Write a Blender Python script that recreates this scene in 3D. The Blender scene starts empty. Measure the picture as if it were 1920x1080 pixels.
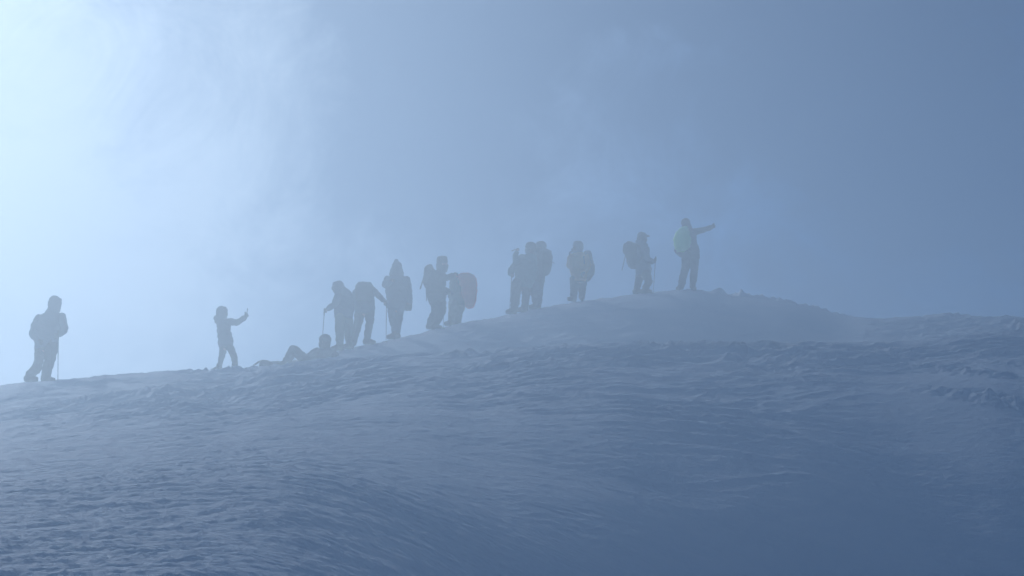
import bpy, bmesh, math, random
import numpy as np
from mathutils import Vector, Matrix, noise as mnoise

# ------------------------------------------------------------------ camera, sky, sun, exposure
sc = bpy.context.scene
W0, H0, F = 1920.0, 1080.0, 3850.0            # photo size, focal length in photo pixels
PITCH = math.radians(12.0)
cp, sp = math.cos(PITCH), math.sin(PITCH)
cam_d = bpy.data.cameras.new('camera')
cam = bpy.data.objects.new('camera', cam_d)
sc.collection.objects.link(cam)
cam_d.sensor_width = 36.0
cam_d.lens = F / W0 * 36.0
cam_d.clip_start, cam_d.clip_end = 0.1, 3000
cam.location = (0, 0, 0)
cam.rotation_euler = (math.radians(90) + PITCH, 0, 0)
sc.camera = cam
sc.view_settings.view_transform = 'Standard'
sc.view_settings.look = 'None'
sc.view_settings.gamma = 1
sc.view_settings.use_curve_mapping = False
sc.view_settings.exposure = -1.24
sc.view_settings.use_white_balance = True
sc.view_settings.white_balance_temperature = 4480
sc.view_settings.white_balance_tint = 6
sc.cycles.use_denoising = True
sc.cycles.volume_bounces = 3
sc.cycles.max_bounces = 8
sc.cycles.diffuse_bounces = 3
sc.cycles.sample_clamp_indirect = 8

SUN_AZ, SUN_EL = math.radians(-23.0), math.radians(26.0)
SUN_STRENGTH = 3.9
SKY_STRENGTH = 0.10
HAZE_DENSITY = 0.018
HAZE_ANISO = 0.71
sdir = Vector((math.sin(SUN_AZ) * math.cos(SUN_EL), math.cos(SUN_AZ) * math.cos(SUN_EL), math.sin(SUN_EL)))
sl = bpy.data.lights.new('sun', 'SUN')
sl.energy = SUN_STRENGTH
sl.angle = math.radians(0.5)
sl.color = (1.0, 0.785, 0.58)
so = bpy.data.objects.new('sun', sl)
so.rotation_euler = sdir.to_track_quat('Z', 'Y').to_euler()
so.location = (-20, 60, 40)
sc.collection.objects.link(so)

world = bpy.data.worlds.new('World')
sc.world = world
world.use_nodes = True
wt = world.node_tree
wt.nodes.clear()


class NB:                                       # tiny node expression helper
    def __init__(s, t): s.t = t
    def n(s, typ, **kw):
        o = s.t.nodes.new(typ)
        for k, v in kw.items(): setattr(o, k, v)
        return o
    def put(s, sock, v):
        if isinstance(v, (int, float)): sock.default_value = v
        elif isinstance(v, (tuple, list)): sock.default_value = v
        else: s.t.links.new(v, sock)
    def m(s, op, a, b=0.0, c=None, clamp=False):
        o = s.n('ShaderNodeMath', operation=op); o.use_clamp = clamp
        s.put(o.inputs[0], a); s.put(o.inputs[1], b)
        if c is not None: s.put(o.inputs[2], c)
        return o.outputs[0]
    def ss(s, x, a, b):
        o = s.n('ShaderNodeMapRange', interpolation_type='SMOOTHSTEP')
        s.put(o.inputs['Value'], x); o.inputs['From Min'].default_value = a; o.inputs['From Max'].default_value = b
        return o.outputs['Result']
    def noise(s, vec, scale, detail=4, rough=0.5, dist=0.0):
        o = s.n('ShaderNodeTexNoise'); s.put(o.inputs['Vector'], vec)
        o.inputs['Scale'].default_value = scale; o.inputs['Detail'].default_value = detail
        o.inputs['Roughness'].default_value = rough; o.inputs['Distortion'].default_value = dist
        return o.outputs['Fac']
    def mix(s, f, a, b):
        o = s.n('ShaderNodeMix', data_type='RGBA')
        s.put(o.inputs[0], f); s.put(o.inputs[6], a); s.put(o.inputs[7], b)
        return o.outputs[2]


w = NB(wt)
sky = w.n('ShaderNodeTexSky', sky_type='NISHITA')
sky.sun_disc = False
sky.sun_elevation = SUN_EL
sky.sun_rotation = SUN_AZ
sky.altitude = 3000
sky.air_density = 1.0; sky.dust_density = 0.4; sky.ozone_density = 3.0
gen = w.n('ShaderNodeTexCoord').outputs['Generated']
sep = w.n('ShaderNodeSeparateXYZ'); wt.links.new(gen, sep.inputs[0])
yy = w.m('MAXIMUM', sep.outputs[1], 0.05)
az0 = w.m('DIVIDE', sep.outputs[0], yy)          # tangent of the azimuth
el0 = w.m('DIVIDE', sep.outputs[2], yy)          # tangent of the elevation
az = w.m('ADD', az0, w.m('MULTIPLY', w.m('SUBTRACT', w.noise(gen, 9.0, 5, 0.55), 0.5), 0.16))
el = w.m('ADD', el0, w.m('MULTIPLY', w.m('SUBTRACT', w.noise(gen, 7.0, 5, 0.55, 0.5), 0.5), 0.16))
cn = w.noise(gen, 5.5, 6, 0.55, 0.4)
cn2 = w.noise(gen, 16.0, 5, 0.6, 0.8)


def blob(cx, cy, rx, ry, amp):
    """a soft cloud or a gap in the clouds round one direction of the sky"""
    b = (H0 / 2 - cy) / F; a = (cx - W0 / 2) / F
    A, E = a / (cp - b * sp), (sp + b * cp) / (cp - b * sp)
    dx = w.m('DIVIDE', w.m('SUBTRACT', az, A), rx / F)
    dy = w.m('DIVIDE', w.m('SUBTRACT', el, E), ry / F)
    r2 = w.m('ADD', w.m('MULTIPLY', dx, dx), w.m('MULTIPLY', dy, dy))
    return w.m('MULTIPLY', w.m('EXPONENT', w.m('MULTIPLY', r2, -1.0)), amp)


cloud = w.m('ADD', 0.10, 0.0)
for b_ in [
        (-250, 250, 620, 850, 0.9), (250, 560, 480, 330, 0.35), (500, 260, 120, 260, 0.16), (1300, 540, 1500, 200, 0.10), (1630, 450, 330, 190, -0.30), (1150, 470, 350, 120, 0.12), (560, 30, 90, 160, -0.15),
        (1090, 330, 330, 150, 0.30), (1250, 120, 420, 80, 0.12), (1000, 480, 800, 130, 0.18),
        (860, 110, 260, 250, -0.65), (730, 380, 80, 150, -0.25), (1430, 0, 330, 110, -0.55), (1640, 200, 160, 180, -0.12)]:
    cloud = w.m('ADD', cloud, blob(*b_))
cloud = w.m('ADD', cloud, w.m('MULTIPLY', w.m('SUBTRACT', cn, 0.5), 1.5))
cloud = w.m('ADD', cloud, w.m('MULTIPLY', w.m('SUBTRACT', cn2, 0.5), 0.85))
cmask = w.ss(cloud, 0.0, 1.05)
# light coming through the cloud: strongest towards the sun
vd = w.n('ShaderNodeVectorMath', operation='DOT_PRODUCT')
wt.links.new(gen, vd.inputs[0]); vd.inputs[1].default_value = sdir
glow = w.m('POWER', w.m('MAXIMUM', vd.outputs['Value'], 0.0), 14.0)
lum = w.m('ADD', 12.0, w.m('MULTIPLY', glow, 1.5))
cc = w.n('ShaderNodeVectorMath', operation='SCALE')
wt.links.new(w.mix(w.ss(vd.outputs['Value'], 0.80, 0.99), (0.09, 0.45, 1.0, 1), (1.0, 0.88, 0.74, 1)), cc.inputs[0])
wt.links.new(lum, cc.inputs['Scale'])
skyc = w.n('ShaderNodeVectorMath', operation='SCALE')
wt.links.new(sky.outputs[0], skyc.inputs[0]); skyc.inputs['Scale'].default_value = 0.55
bg = w.n('ShaderNodeBackground'); bg.inputs['Strength'].default_value = SKY_STRENGTH
wt.links.new(w.mix(cmask, skyc.outputs[0], cc.outputs[0]), bg.inputs['Color'])
wo = w.n('ShaderNodeOutputWorld'); wt.links.new(bg.outputs[0], wo.inputs['Surface'])


def at(px, py, Y):
    """the point on the vertical plane Y metres away that the photo shows at (px, py)"""
    a, b = (px - W0 / 2) / F, (H0 / 2 - py) / F
    k = Y / (cp - b * sp)
    return Vector((a * k, Y, (sp + b * cp) * k))


def tele(py):                                    # tangent of the elevation of a photo row
    b = (H0 / 2 - np.asarray(py, float)) / F
    return (sp + b * cp) / (cp - b * sp)


# ------------------------------------------------------------------ terrain
C1 = np.array([(-700, 790), (-300, 755), (0, 722), (40, 717), (110, 713), (200, 703), (270, 698), (330, 693), (400, 690), (450, 688), (520, 682),
               (600, 675), (700, 667), (830, 658), (910, 656), (1000, 648), (1180, 640), (1500, 640), (1640, 641),
               (1700, 639), (1780, 631), (1860, 622), (1920, 618), (2100, 606), (2400, 610), (3000, 660)], float)
C2 = np.array([(-700, 880), (-300, 850), (0, 770), (200, 735), (400, 700), (480, 686), (520, 681), (560, 673), (620, 660), (660, 652), (700, 643),
               (740, 635), (780, 626), (840, 610), (880, 603), (960, 589), (1000, 580), (1040, 572), (1100, 563), (1140, 558),
               (1190, 551), (1240, 546), (1280, 542), (1330, 543), (1400, 549), (1440, 556), (1480, 562), (1540, 578),
               (1580, 589), (1610, 594), (1660, 596), (1720, 592), (1760, 587), (1800, 587), (1850, 592), (1920, 593),
               (2200, 592), (2600, 640), (3200, 720)], float)
DD1 = np.array([(-700, 44), (0, 43), (450, 43), (700, 41), (1000, 40), (1500, 40), (1920, 42), (3000, 44)], float)
DD2 = np.array([(-700, 52), (0, 52), (400, 48), (560, 46.5), (740, 48.5), (1000, 53), (1285, 55), (1600, 58), (1920, 56), (3000, 56)], float)


def hash2(ix, iy, seed):
    h = (ix.astype(np.int64) * 374761393 + iy.astype(np.int64) * 668265263 + seed * 1442695041) & 0xffffffff
    h = ((h ^ (h >> 13)) * 1274126177) & 0xffffffff
    h = h ^ (h >> 16)
    return h


def perlin(x, y, seed=0):
    ix, iy = np.floor(x), np.floor(y)
    fx, fy = x - ix, y - iy
    u, v = fx * fx * fx * (fx * (fx * 6 - 15) + 10), fy * fy * fy * (fy * (fy * 6 - 15) + 10)
    def g(dx, dy):
        a = hash2(ix + dx, iy + dy, seed).astype(float) / 4294967296.0 * 2 * math.pi
        return np.cos(a) * (fx - dx) + np.sin(a) * (fy - dy)
    return ((g(0, 0) * (1 - u) + g(1, 0) * u) * (1 - v) + (g(0, 1) * (1 - u) + g(1, 1) * u) * v) * 1.4


def fbm(x, y, octs, seed, gain=0.5):
    t, a = 0, 1.0
    for k in range(octs):
        t = t + a * perlin(x * 2 ** k + 17.3 * k, y * 2 ** k - 9.1 * k, seed + k); a *= gain
    return t


def sst(x, a, b):
    t = np.clip((x - a) / (b - a), 0, 1)
    return t * t * (3 - 2 * t)


def smooth_table(tab, px, k=14.0):
    o = 0
    for d, wgt in ((-1, .25), (0, .5), (1, .25)):
        o = o + wgt * np.interp(px + d * k, tab[:, 0], tab[:, 1])
    return o


def hermite(y, ys, zs, ms):
    """cubic Hermite through rows ys (each an array per point) with slopes ms"""
    z = np.zeros_like(y)
    done = y < ys[0]
    z = np.where(done, zs[0] + (y - ys[0]) * ms[0], z)
    for i in range(len(ys) - 1):
        h = ys[i + 1] - ys[i]
        t = (y - ys[i]) / h
        inside = (y >= ys[i]) & (y < ys[i + 1])
        t = np.clip(t, 0, 1)
        v = ((2 * t ** 3 - 3 * t ** 2 + 1) * zs[i] + (t ** 3 - 2 * t ** 2 + t) * h * ms[i]
             + (-2 * t ** 3 + 3 * t ** 2) * zs[i + 1] + (t ** 3 - t ** 2) * h * ms[i + 1])
        z = np.where(inside, v, z)
    z = np.where(y >= ys[-1], zs[-1] + (y - ys[-1]) * ms[-1], z)
    return z


def base_height(X, Y):
    Ye = np.maximum(Y, 14.0)
    px = W0 / 2 + F * (X / Ye) * (cp + 0.03 * sp)
    px = np.clip(px, -700, 3000)
    t1, t2 = tele(smooth_table(C1, px)), tele(smooth_table(C2, px))
    d1, d2 = smooth_table(DD1, px), smooth_table(DD2, px)
    z1, z2 = t1 * d1, t2 * d2
    o = np.ones_like(Y)
    # left of the mound the front crest is the skyline; the ground behind stays just under the line of sight
    gap = d2 - d1
    tm = np.minimum(t1 - 0.0022, t2 + 0.001)                     # foot of the mound
    zm = (d1 + gap * 0.42) * tm
    rise = np.clip((z2 - zm) / (gap * 0.58), -0.4, 1.2)
    ys = [-200 * o, -40 * o, 0 * o, 12 * o, d1 - 9, d1, d1 + gap * 0.42, d2, d2 + 9, d2 + 45, d2 + 150]
    q = sst(px, 450, 2000)
    zn = z1 - 9 * (0.205 + 0.04 * q)
    zs = [-34 * o, -9 * o, -1.65 * o, 1.0 - 4.0 * q, zn, z1, zm, z2, z2 - 1.2, z2 - 17, z2 - 50]
    ms = [0.14 * o, 0.17 * o, 0.2 * o, 0.215 + 0.15 * q, 0.235 + 0.045 * q, t1 * 0.60, 0.10 + 0.35 * rise, t2 * 0.6, -0.35 * o, -0.45 * o, -0.2 * o]
    return hermite(Y, ys, zs, ms), px, d1, d2


LUMPS = [(1322, 30, 2), (1352, 16, 4.5), (1387, 9, 5), (1402, 13, 4.5), (1428, 14, 3), (1468, 18, 2.5), (1484, 9, 3.5), (1512, 8, 4),
         (1536, 16, 3), (1556, 10, 2.5), (1745, 12, 3), (1775, 22, 4), (1812, 20, 3), (1690, 15, 1.5)]


def relief(X, Y):
    z, px, d1, d2 = base_height(X, Y)
    far = sst(Y, d1 - 1, d1 + 3)                                  # 1 on the mound, 0 on the front slope
    vis = sst(Y, 2, 9)
    # long low wind ripples that run across the slope, climbing a little to the right
    wx = X + 0.8 * perlin(X * 0.35, Y * 0.3, 51)
    wy = Y - 0.35 * X + 0.9 * perlin(X * 0.22 + 7, Y * 0.35, 52)
    patch = sst(fbm(X * 0.16 + 3, Y * 0.11, 3, 60), -0.25, 0.45)  # rough patches and wind-smoothed patches
    lowright = sst(px, 1150, 1750) * (1 - far) * (1 - sst(Y, d1 - 12, d1 - 4)) # smooth hollow to the lower right
    midband = np.exp(-((Y - 19.5) / 3.0) ** 2) * sst(px, 700, 1100) * 0.6
    topband = sst(Y, d1 - 13, d1 - 3) * (1 - far)
    amp = 0.85 * (0.30 + 0.75 * patch) * (1 - 0.85 * lowright) * (1 - midband) * (1 + 0.9 * topband)
    amp = amp * (1 - far * (0.5 - 2.4 * sst(px, 1580, 1720)))
    big = fbm(wx * 0.16, wy * 0.30, 3, 11) * 0.09
    r = perlin(wx * 0.36, wy * 1.25, 21)
    nearf = 0.12 + 0.88 * sst(Y, 15, 36)
    ridg = (1 - np.abs(r)) ** 6 * 0.090 * nearf
    r2 = perlin(wx * 0.85 + 4, wy * 2.9, 22)
    ridg2 = (1 - np.abs(r2)) ** 5 * 0.060 * nearf
    mid = fbm(wx * 1.9, wy * 4.2, 4, 31, 0.6) * 0.027 * (0.35 + 0.65 * nearf)
    rf = perlin(wx * 2.2 + 1, wy * 6.5, 43); rg = perlin(X * 5.5, (Y - 0.3 * X) * 14.0, 44)
    crisp = (1 - np.abs(rf)) ** 4 * 0.012 + (1 - np.abs(rg)) ** 4 * 0.0065
    fine = fbm(X * 4.5, (Y - 0.3 * X) * 10.5, 4, 41, 0.62) * 0.0100 + crisp * (0.45 + 0.9 * sst(fbm(X * 0.5, Y * 0.4, 2, 47), -0.3, 0.5))
    keep = 1 - 0.92 * np.exp(-((Y - d1 - 1.5) / 3.0) ** 2) * (1 - sst(px, 560, 700))
    keep = keep * (1 - 0.45 * np.exp(-((Y - d1) / 1.6) ** 2))
    keep = keep * (1 - (0.55 - 0.35 * sst(px, 1330, 1400)) * np.exp(-((Y - d2) / 1.8) ** 2))
    fine = fine * (0.45 + 0.55 * keep)
    z = z + vis * (amp * (ridg + ridg2 - 0.05 + mid) * keep + fine * (0.45 + 0.75 * amp)
                   + big * 0.6 * (0.35 + 0.65 * (1 - sst(np.abs(Y - d1), 0.0, 3.0) * 0 )) * (1 - np.exp(-((Y - d1) / 2.5) ** 2)) * (1 - np.exp(-((Y - d2) / 3.0) ** 2)))
    # broken wind crust and footprints along the top of the mound
    for cx, wd, hh in LUMPS:
        n = 1 + 0.6 * perlin(px * 0.09, Y * 1.4, int(cx))
        z = z + hh * 0.024 * n * np.exp(-((px - cx) / wd) ** 4) * np.exp(-((Y - d2 + 0.3) / 0.7) ** 2)
    crust = sst(px, 1330, 1370) * (1 - sst(px, 1600, 1640)) * np.exp(-((Y - d2) / 1.1) ** 2)
    z = z + crust * 0.16 * fbm(X * 2.2, Y * 2.6, 4, 71, 0.6)
    trod = sst(px, 560, 640) * (1 - sst(px, 1290, 1360)) * np.exp(-((Y - d2 + 0.4) / 1.3) ** 2)
    z = z + trod * 0.05 * fbm(X * 3.2, Y * 3.2, 3, 73, 0.6)
    # rough tracks ploughed into the slope at the far right
    for cx, cy, L, th, hh in ((1775, 668, 0.9, -1.0, .16), (1795, 690, 1.1, -0.9, .15), (1845, 676, 0.9, -0.8, .14), (1880, 693, .8, -1.0, .12), (1905, 665, .8, -.6, .11)):
        t = tele(cy); Yc = 0
        # where the sight line meets the mean slope
        Yc = 33.5 - (cy - 660) * 0.13
        Xc = (cx - W0 / 2) / F * Yc / cp
        dx, dy = X - Xc, Y - Yc
        u = dx * math.cos(th) + dy * math.sin(th); v = -dx * math.sin(th) + dy * math.cos(th)
        g = np.exp(-(u / L) ** 2 - (v / 0.32) ** 2)
        z = z + hh * 0.3 * g * (0.8 + 1.3 * fbm(X * 4.2, Y * 5.0, 4, 81, 0.55))
    return z


CP = np.arange(-700, 3001, 20.0)                                  # crest heights are set after the relief is laid on
E1, E2 = np.zeros_like(CP), np.zeros_like(CP)
for j, p_ in enumerate(CP):
    for E, dd, tab in ((E1, DD1, C1), (E2, DD2, C2)):
        c = np.interp(p_, dd[:, 0], dd[:, 1])
        Ys = np.linspace(c - 5, c + 2.2, 150)
        Xs = (p_ - W0 / 2) / F * Ys / (cp + 0.03 * sp)
        E[j] = np.interp(p_, tab[:, 0], tele(tab[:, 1])) - np.max(relief(Xs, Ys) / Ys)
k5 = np.array([.1, .2, .4, .2, .1])
E1, E2 = np.convolve(np.pad(E1, 2, 'edge'), k5, 'valid'), np.convolve(np.pad(E2, 2, 'edge'), k5, 'valid')


def height(X, Y):
    z = relief(X, Y)
    px = np.clip(W0 / 2 + F * (X / np.maximum(Y, 14.0)) * (cp + 0.03 * sp), -700, 3000)
    d1, d2 = smooth_table(DD1, px), smooth_table(DD2, px)
    e1, e2 = np.interp(px, CP, E1), np.interp(px, CP, E2)
    m_ = sst(Y, d1 + (d2 - d1) * 0.2, d2 - (d2 - d1) * 0.3)
    e2 = np.clip(e2, -0.004, 0.004)
    return z + Y * (e1 * (1 - m_) * sst(Y, 14, d1 - 2) + e2 * m_ * (1 - sst(Y, d2 + 3, d2 + 20)))


def ground(x, y):
    return float(height(np.array([float(x)]), np.array([float(y)]))[0])


def grow(start, stop, step, k):
    v, o = start, []
    while abs(v) < abs(stop):
        v += step; step *= k; o.append(v)
    return o


ymid, v, = [], 9.0
while v < 61:
    ymid.append(v); v += 0.004 + 0.0016 * v
yb = sorted([9 - t for t in grow(0, 208, 0.06, 1.10)])
ys_ = np.array(yb + ymid + [v + t for t in grow(0, 145, 0.09, 1.11)])
core = np.arange(-0.275, 0.2751, 0.00062)                         # columns fan out from the camera side
outer = np.array(grow(0, 0.999, 0.0006, 1.13)); outer = np.append(outer[outer < 0.98], 1.0)
spread = np.clip(ys_, 9, 61)[:, None]
mid_ = core[None, :] * spread
edge = 0.275 * spread
rgt = edge + outer[None, :] * (211 - edge)
GX = np.concatenate([-rgt[:, ::-1], mid_, rgt], 1)
GY = np.repeat(ys_[:, None], GX.shape[1], 1)
GZ = height(GX.ravel(), GY.ravel())
xs = GX[0]
nx, ny = len(xs), len(ys_)
print('terrain', nx, ny, nx * ny, 'z', GZ.min(), GZ.max())
me = bpy.data.meshes.new('snow_slope')
me.vertices.add(nx * ny)
me.vertices.foreach_set('co', np.stack([GX.ravel(), GY.ravel(), GZ], 1).ravel().astype(np.float32))
idx = (np.arange(ny - 1)[:, None] * nx + np.arange(nx - 1)[None, :]).ravel()
quads = np.stack([idx, idx + 1, idx + nx + 1, idx + nx], 1).astype(np.int32)
me.loops.add(quads.size); me.loops.foreach_set('vertex_index', quads.ravel())
me.polygons.add(len(quads)); me.polygons.foreach_set('loop_start', np.arange(0, quads.size, 4, dtype=np.int32))
me.polygons.foreach_set('use_smooth', np.ones(len(quads), bool))
me.update(calc_edges=True)
terrain = bpy.data.objects.new('snow_slope', me)
sc.collection.objects.link(terrain)
terrain['kind'] = 'structure'


# ------------------------------------------------------------------ materials
def new_mat(name):
    m = bpy.data.materials.new(name); m.use_nodes = True
    t = m.node_tree; b = t.nodes['Principled BSDF']
    return m, NB(t), b


def snow_material():
    m, n, b = new_mat('wind_packed_snow')
    pos = n.n('ShaderNodeNewGeometry').outputs['Position']
    mp = n.n('ShaderNodeMapping'); mp.inputs['Scale'].default_value = (0.6, 1.9, 1); mp.inputs['Rotation'].default_value = (0, 0, -0.25); n.put(mp.inputs[0], pos)
    f1 = n.noise(mp.outputs[0], 0.5, 4, 0.55)
    f2 = n.noise(mp.outputs[0], 9.0, 6, 0.65)
    f3 = n.noise(pos, 60.0, 3, 0.6)
    col = n.mix(n.ss(f1, 0.3, 0.7), (0.76, 0.83, 0.89, 1), (0.84, 0.88, 0.92, 1))
    n.put(b.inputs['Base Color'], col)
    b.inputs['Roughness'].default_value = 0.75
    b.inputs['Specular IOR Level'].default_value = 0.2
    bp = n.n('ShaderNodeBump'); bp.inputs['Strength'].default_value = 0.7; bp.inputs['Distance'].default_value = 0.05
    n.put(bp.inputs['Height'], n.m('ADD', n.m('MULTIPLY', f2, 0.9), n.m('MULTIPLY', f3, 0.18)))
    n.put(b.inputs['Normal'], bp.outputs[0])
    return m


me.materials.append(snow_material())


def cloth(name, col, rough=0.75, translucent=0.0, glowthrough=0.0):
    m, n, b = new_mat(name)
    tc = n.n('ShaderNodeTexCoord').outputs['Object']
    f = n.noise(tc, 7.0, 4, 0.6)
    d = tuple(c * 0.75 for c in col) + (1,); l = tuple(min(1, c * 1.25) for c in col) + (1,)
    cm = n.mix(f, d, l)
    n.put(b.inputs['Base Color'], cm)
    b.inputs['Roughness'].default_value = rough
    b.inputs['Specular IOR Level'].default_value = 0.25
    bp = n.n('ShaderNodeBump'); bp.inputs['Strength'].default_value = 0.5; bp.inputs['Distance'].default_value = 0.02
    n.put(bp.inputs['Height'], n.m('ADD', n.noise(tc, 14.0, 4, 0.6, 0.6), n.m('MULTIPLY', n.noise(tc, 300.0, 2), 0.1)))
    n.put(b.inputs['Normal'], bp.outputs[0])
    if glowthrough:
        b.inputs['Subsurface Weight'].default_value = 0.9
        b.inputs['Subsurface Radius'].default_value = (1.0, 1.0, 1.0)
        b.inputs['Subsurface Scale'].default_value = glowthrough
    if translucent:
        tr = n.n('ShaderNodeBsdfTranslucent'); n.put(tr.inputs[0], cm)
        mx = n.n('ShaderNodeMixShader'); mx.inputs[0].default_value = translucent
        out = [q for q in m.node_tree.nodes if q.type == 'OUTPUT_MATERIAL'][0]
        m.node_tree.links.new(b.outputs[0], mx.inputs[1]); m.node_tree.links.new(tr.outputs[0], mx.inputs[2])
        m.node_tree.links.new(mx.outputs[0], out.inputs[0])
    return m


M = dict(
    black=cloth('black_shell_fabric', (0.018, 0.020, 0.026)),
    navy=cloth('navy_shell_fabric', (0.020, 0.035, 0.085)),
    blue=cloth('blue_shell_fabric', (0.035, 0.09, 0.22)),
    slate=cloth('slate_shell_fabric', (0.045, 0.07, 0.13)),
    olive=cloth('olive_shell_fabric', (0.12, 0.14, 0.06)),
    teal=cloth('teal_shell_fabric', (0.03, 0.11, 0.11)),
    maroon=cloth('maroon_shell_fabric', (0.12, 0.03, 0.035)),
    ochre=cloth('ochre_shell_fabric', (0.50, 0.31, 0.05)),
    sand=cloth('sand_shell_fabric', (0.30, 0.28, 0.14)),
    grey=cloth('grey_shell_fabric', (0.10, 0.11, 0.12)),
    green_cover=cloth('lime_rain_cover_fabric', (0.50, 1.0, 0.22), 0.6, 0.0, 0.40),
    orange_cover=cloth('orange_rain_cover_fabric', (0.95, 0.10, 0.03), 0.6),
    rubber=cloth('black_boot_rubber', (0.02, 0.02, 0.02), 0.6),
    boot=cloth('brown_boot_leather', (0.05, 0.035, 0.025), 0.6),
    hair=cloth('dark_brown_hair', (0.03, 0.018, 0.012), 0.6),
)


def simple(name, col, rough, metal=0.0):
    m, n, b = new_mat(name)
    tc = n.n('ShaderNodeTexCoord').outputs['Object']
    f = n.noise(tc, 20.0, 3)
    n.put(b.inputs['Base Color'], n.mix(f, tuple(c * .85 for c in col) + (1,), tuple(min(1, c * 1.1) for c in col) + (1,)))
    b.inputs['Roughness'].default_value = rough; b.inputs['Metallic'].default_value = metal
    return m


M['skin'] = simple('weathered_skin', (0.30, 0.17, 0.12), 0.6)
M['pole'] = simple('dark_anodised_pole', (0.05, 0.055, 0.065), 0.4, 0.6)
M['grip'] = simple('black_foam_grip', (0.02, 0.02, 0.02), 0.8)
M['eye'] = simple('dark_eye', (0.02, 0.015, 0.01), 0.2)
M['phone'] = simple('black_phone_glass', (0.02, 0.02, 0.025), 0.2)

# ------------------------------------------------------------------ shape helpers
rng = random.Random(7)


def capsule(bm, p1, r1, p2, r2, flat=1.0, seg=14, axis=None):
    """tapered limb with rounded ends; flat squashes it across the given axis"""
    p1, p2 = Vector(p1), Vector(p2)
    d = p2 - p1
    L = d.length
    if L < 1e-5: d = Vector((0, 0, 1)); L = 1e-5
    z = d.normalized()
    ref = axis if axis is not None else Vector((0, 1, 0))
    x = ref.cross(z)
    if x.length < 1e-3: x = Vector((1, 0, 0)).cross(z)
    x.normalize(); y = z.cross(x)
    rings = []
    prof = [(-r1 * math.sin(a), r1 * math.cos(a)) for a in (1.25, 0.85, 0.4, 0.0)]
    prof += [(L + r2 * math.sin(a), r2 * math.cos(a)) for a in (0.0, 0.4, 0.85, 1.25)]
    for h, r in prof:
        rings.append([bm.verts.new(p1 + z * h + x * (r * math.cos(t)) + y * (r * flat * math.sin(t)))
                      for t in (2 * math.pi * k / seg for k in range(seg))])
    a = bm.verts.new(p1 - z * r1); b = bm.verts.new(p2 + z * r2)
    for i in range(len(rings) - 1):
        for k in range(seg):
            bm.faces.new((rings[i][k], rings[i][(k + 1) % seg], rings[i + 1][(k + 1) % seg], rings[i + 1][k]))
    for k in range(seg):
        bm.faces.new((a, rings[0][(k + 1) % seg], rings[0][k]))
        bm.faces.new((b, rings[-1][k], rings[-1][(k + 1) % seg]))


def loft(bm, stations, power=2.0, seg=24):
    """stations: (centre Vector, half width x, half depth y) from one end to the other"""
    rings = []
    c0, c1 = stations[0], stations[-1]
    def ring(c, hx, hy):
        o = []
        for k in range(seg):
            t = 2 * math.pi * k / seg
            ct, st = math.cos(t), math.sin(t)
            q = (abs(ct) ** power + abs(st) ** power) ** (-1 / power)
            o.append(bm.verts.new((c[0] + hx * ct * q, c[1] + hy * st * q, c[2])))
        return o
    for c, hx, hy in stations: rings.append(ring(c, hx, hy))
    for i in range(len(rings) - 1):
        for k in range(seg):
            bm.faces.new((rings[i][k], rings[i][(k + 1) % seg], rings[i + 1][(k + 1) % seg], rings[i + 1][k]))
    bm.faces.new(rings[0][::-1]); bm.faces.new(rings[-1])


def finish(name, bm, mat, parent=None, voxel=0.0, smooth_it=4, wrinkle=0.0, wscale=9.0, puff=0.0):
    """link the collected shapes as ONE mesh; voxel > 0 fuses them into one continuous surface"""
    bmesh.ops.recalc_face_normals(bm, faces=bm.faces[:])
    m = bpy.data.meshes.new(name); bm.to_mesh(m); bm.free()
    o = bpy.data.objects.new(name, m); sc.collection.objects.link(o)
    if voxel:
        md = o.modifiers.new('fuse', 'REMESH'); md.mode = 'VOXEL'; md.voxel_size = voxel; md.use_smooth_shade = True
        if smooth_it:
            s_ = o.modifiers.new('soften', 'SMOOTH'); s_.iterations = smooth_it; s_.factor = 0.5
        dg = bpy.context.evaluated_depsgraph_get()
        nm = bpy.data.meshes.new_from_object(o.evaluated_get(dg), depsgraph=dg)
        o.modifiers.clear(); o.data = nm; nm.name = name; bpy.data.meshes.remove(m); m = nm
    if wrinkle:
        n = len(m.vertices)
        co = np.empty(n * 3, np.float32); m.vertices.foreach_get('co', co)
        no = np.empty(n * 3, np.float32); m.vertices.foreach_get('normal', no)
        co = co.reshape(-1, 3); no = no.reshape(-1, 3)
        d = np.array([mnoise.noise(Vector((c[0] * wscale, c[1] * wscale, c[2] * wscale * 1.7))) for c in co.tolist()], np.float32)
        d2 = np.abs(np.array([mnoise.noise(Vector((c[0] * wscale * 2.1 + 5, c[1] * wscale * 2.1, c[2] * wscale * 3.4))) for c in co.tolist()], np.float32))
        co += no * ((d * 1.0 - d2 * 0.9)[:, None] * wrinkle + puff)
        m.vertices.foreach_set('co', co.ravel()); m.update()
    m.polygons.foreach_set('use_smooth', np.ones(len(m.polygons), bool))
    m.materials.clear(); m.materials.append(mat)
    if parent is not None:
        o.parent = parent; o.matrix_parent_inverse = Matrix.Translation(-parent.location)
    return o


def empty(name, loc, label, cat, group=None):
    o = bpy.data.objects.new(name, None); sc.collection.objects.link(o)
    o.location = loc; o.empty_display_size = 0.2
    o['label'] = label; o['category'] = cat
    if group: o['group'] = group
    return o


def basis(dirv, up=Vector((0, 0, 1))):
    z = dirv.normalized()
    x = z.cross(up)
    if x.length < 1e-3: x = Vector((1, 0, 0))
    x.normalize()
    return x, x.cross(z).normalized() * 1.0, z      # lateral, normal, forward


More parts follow.
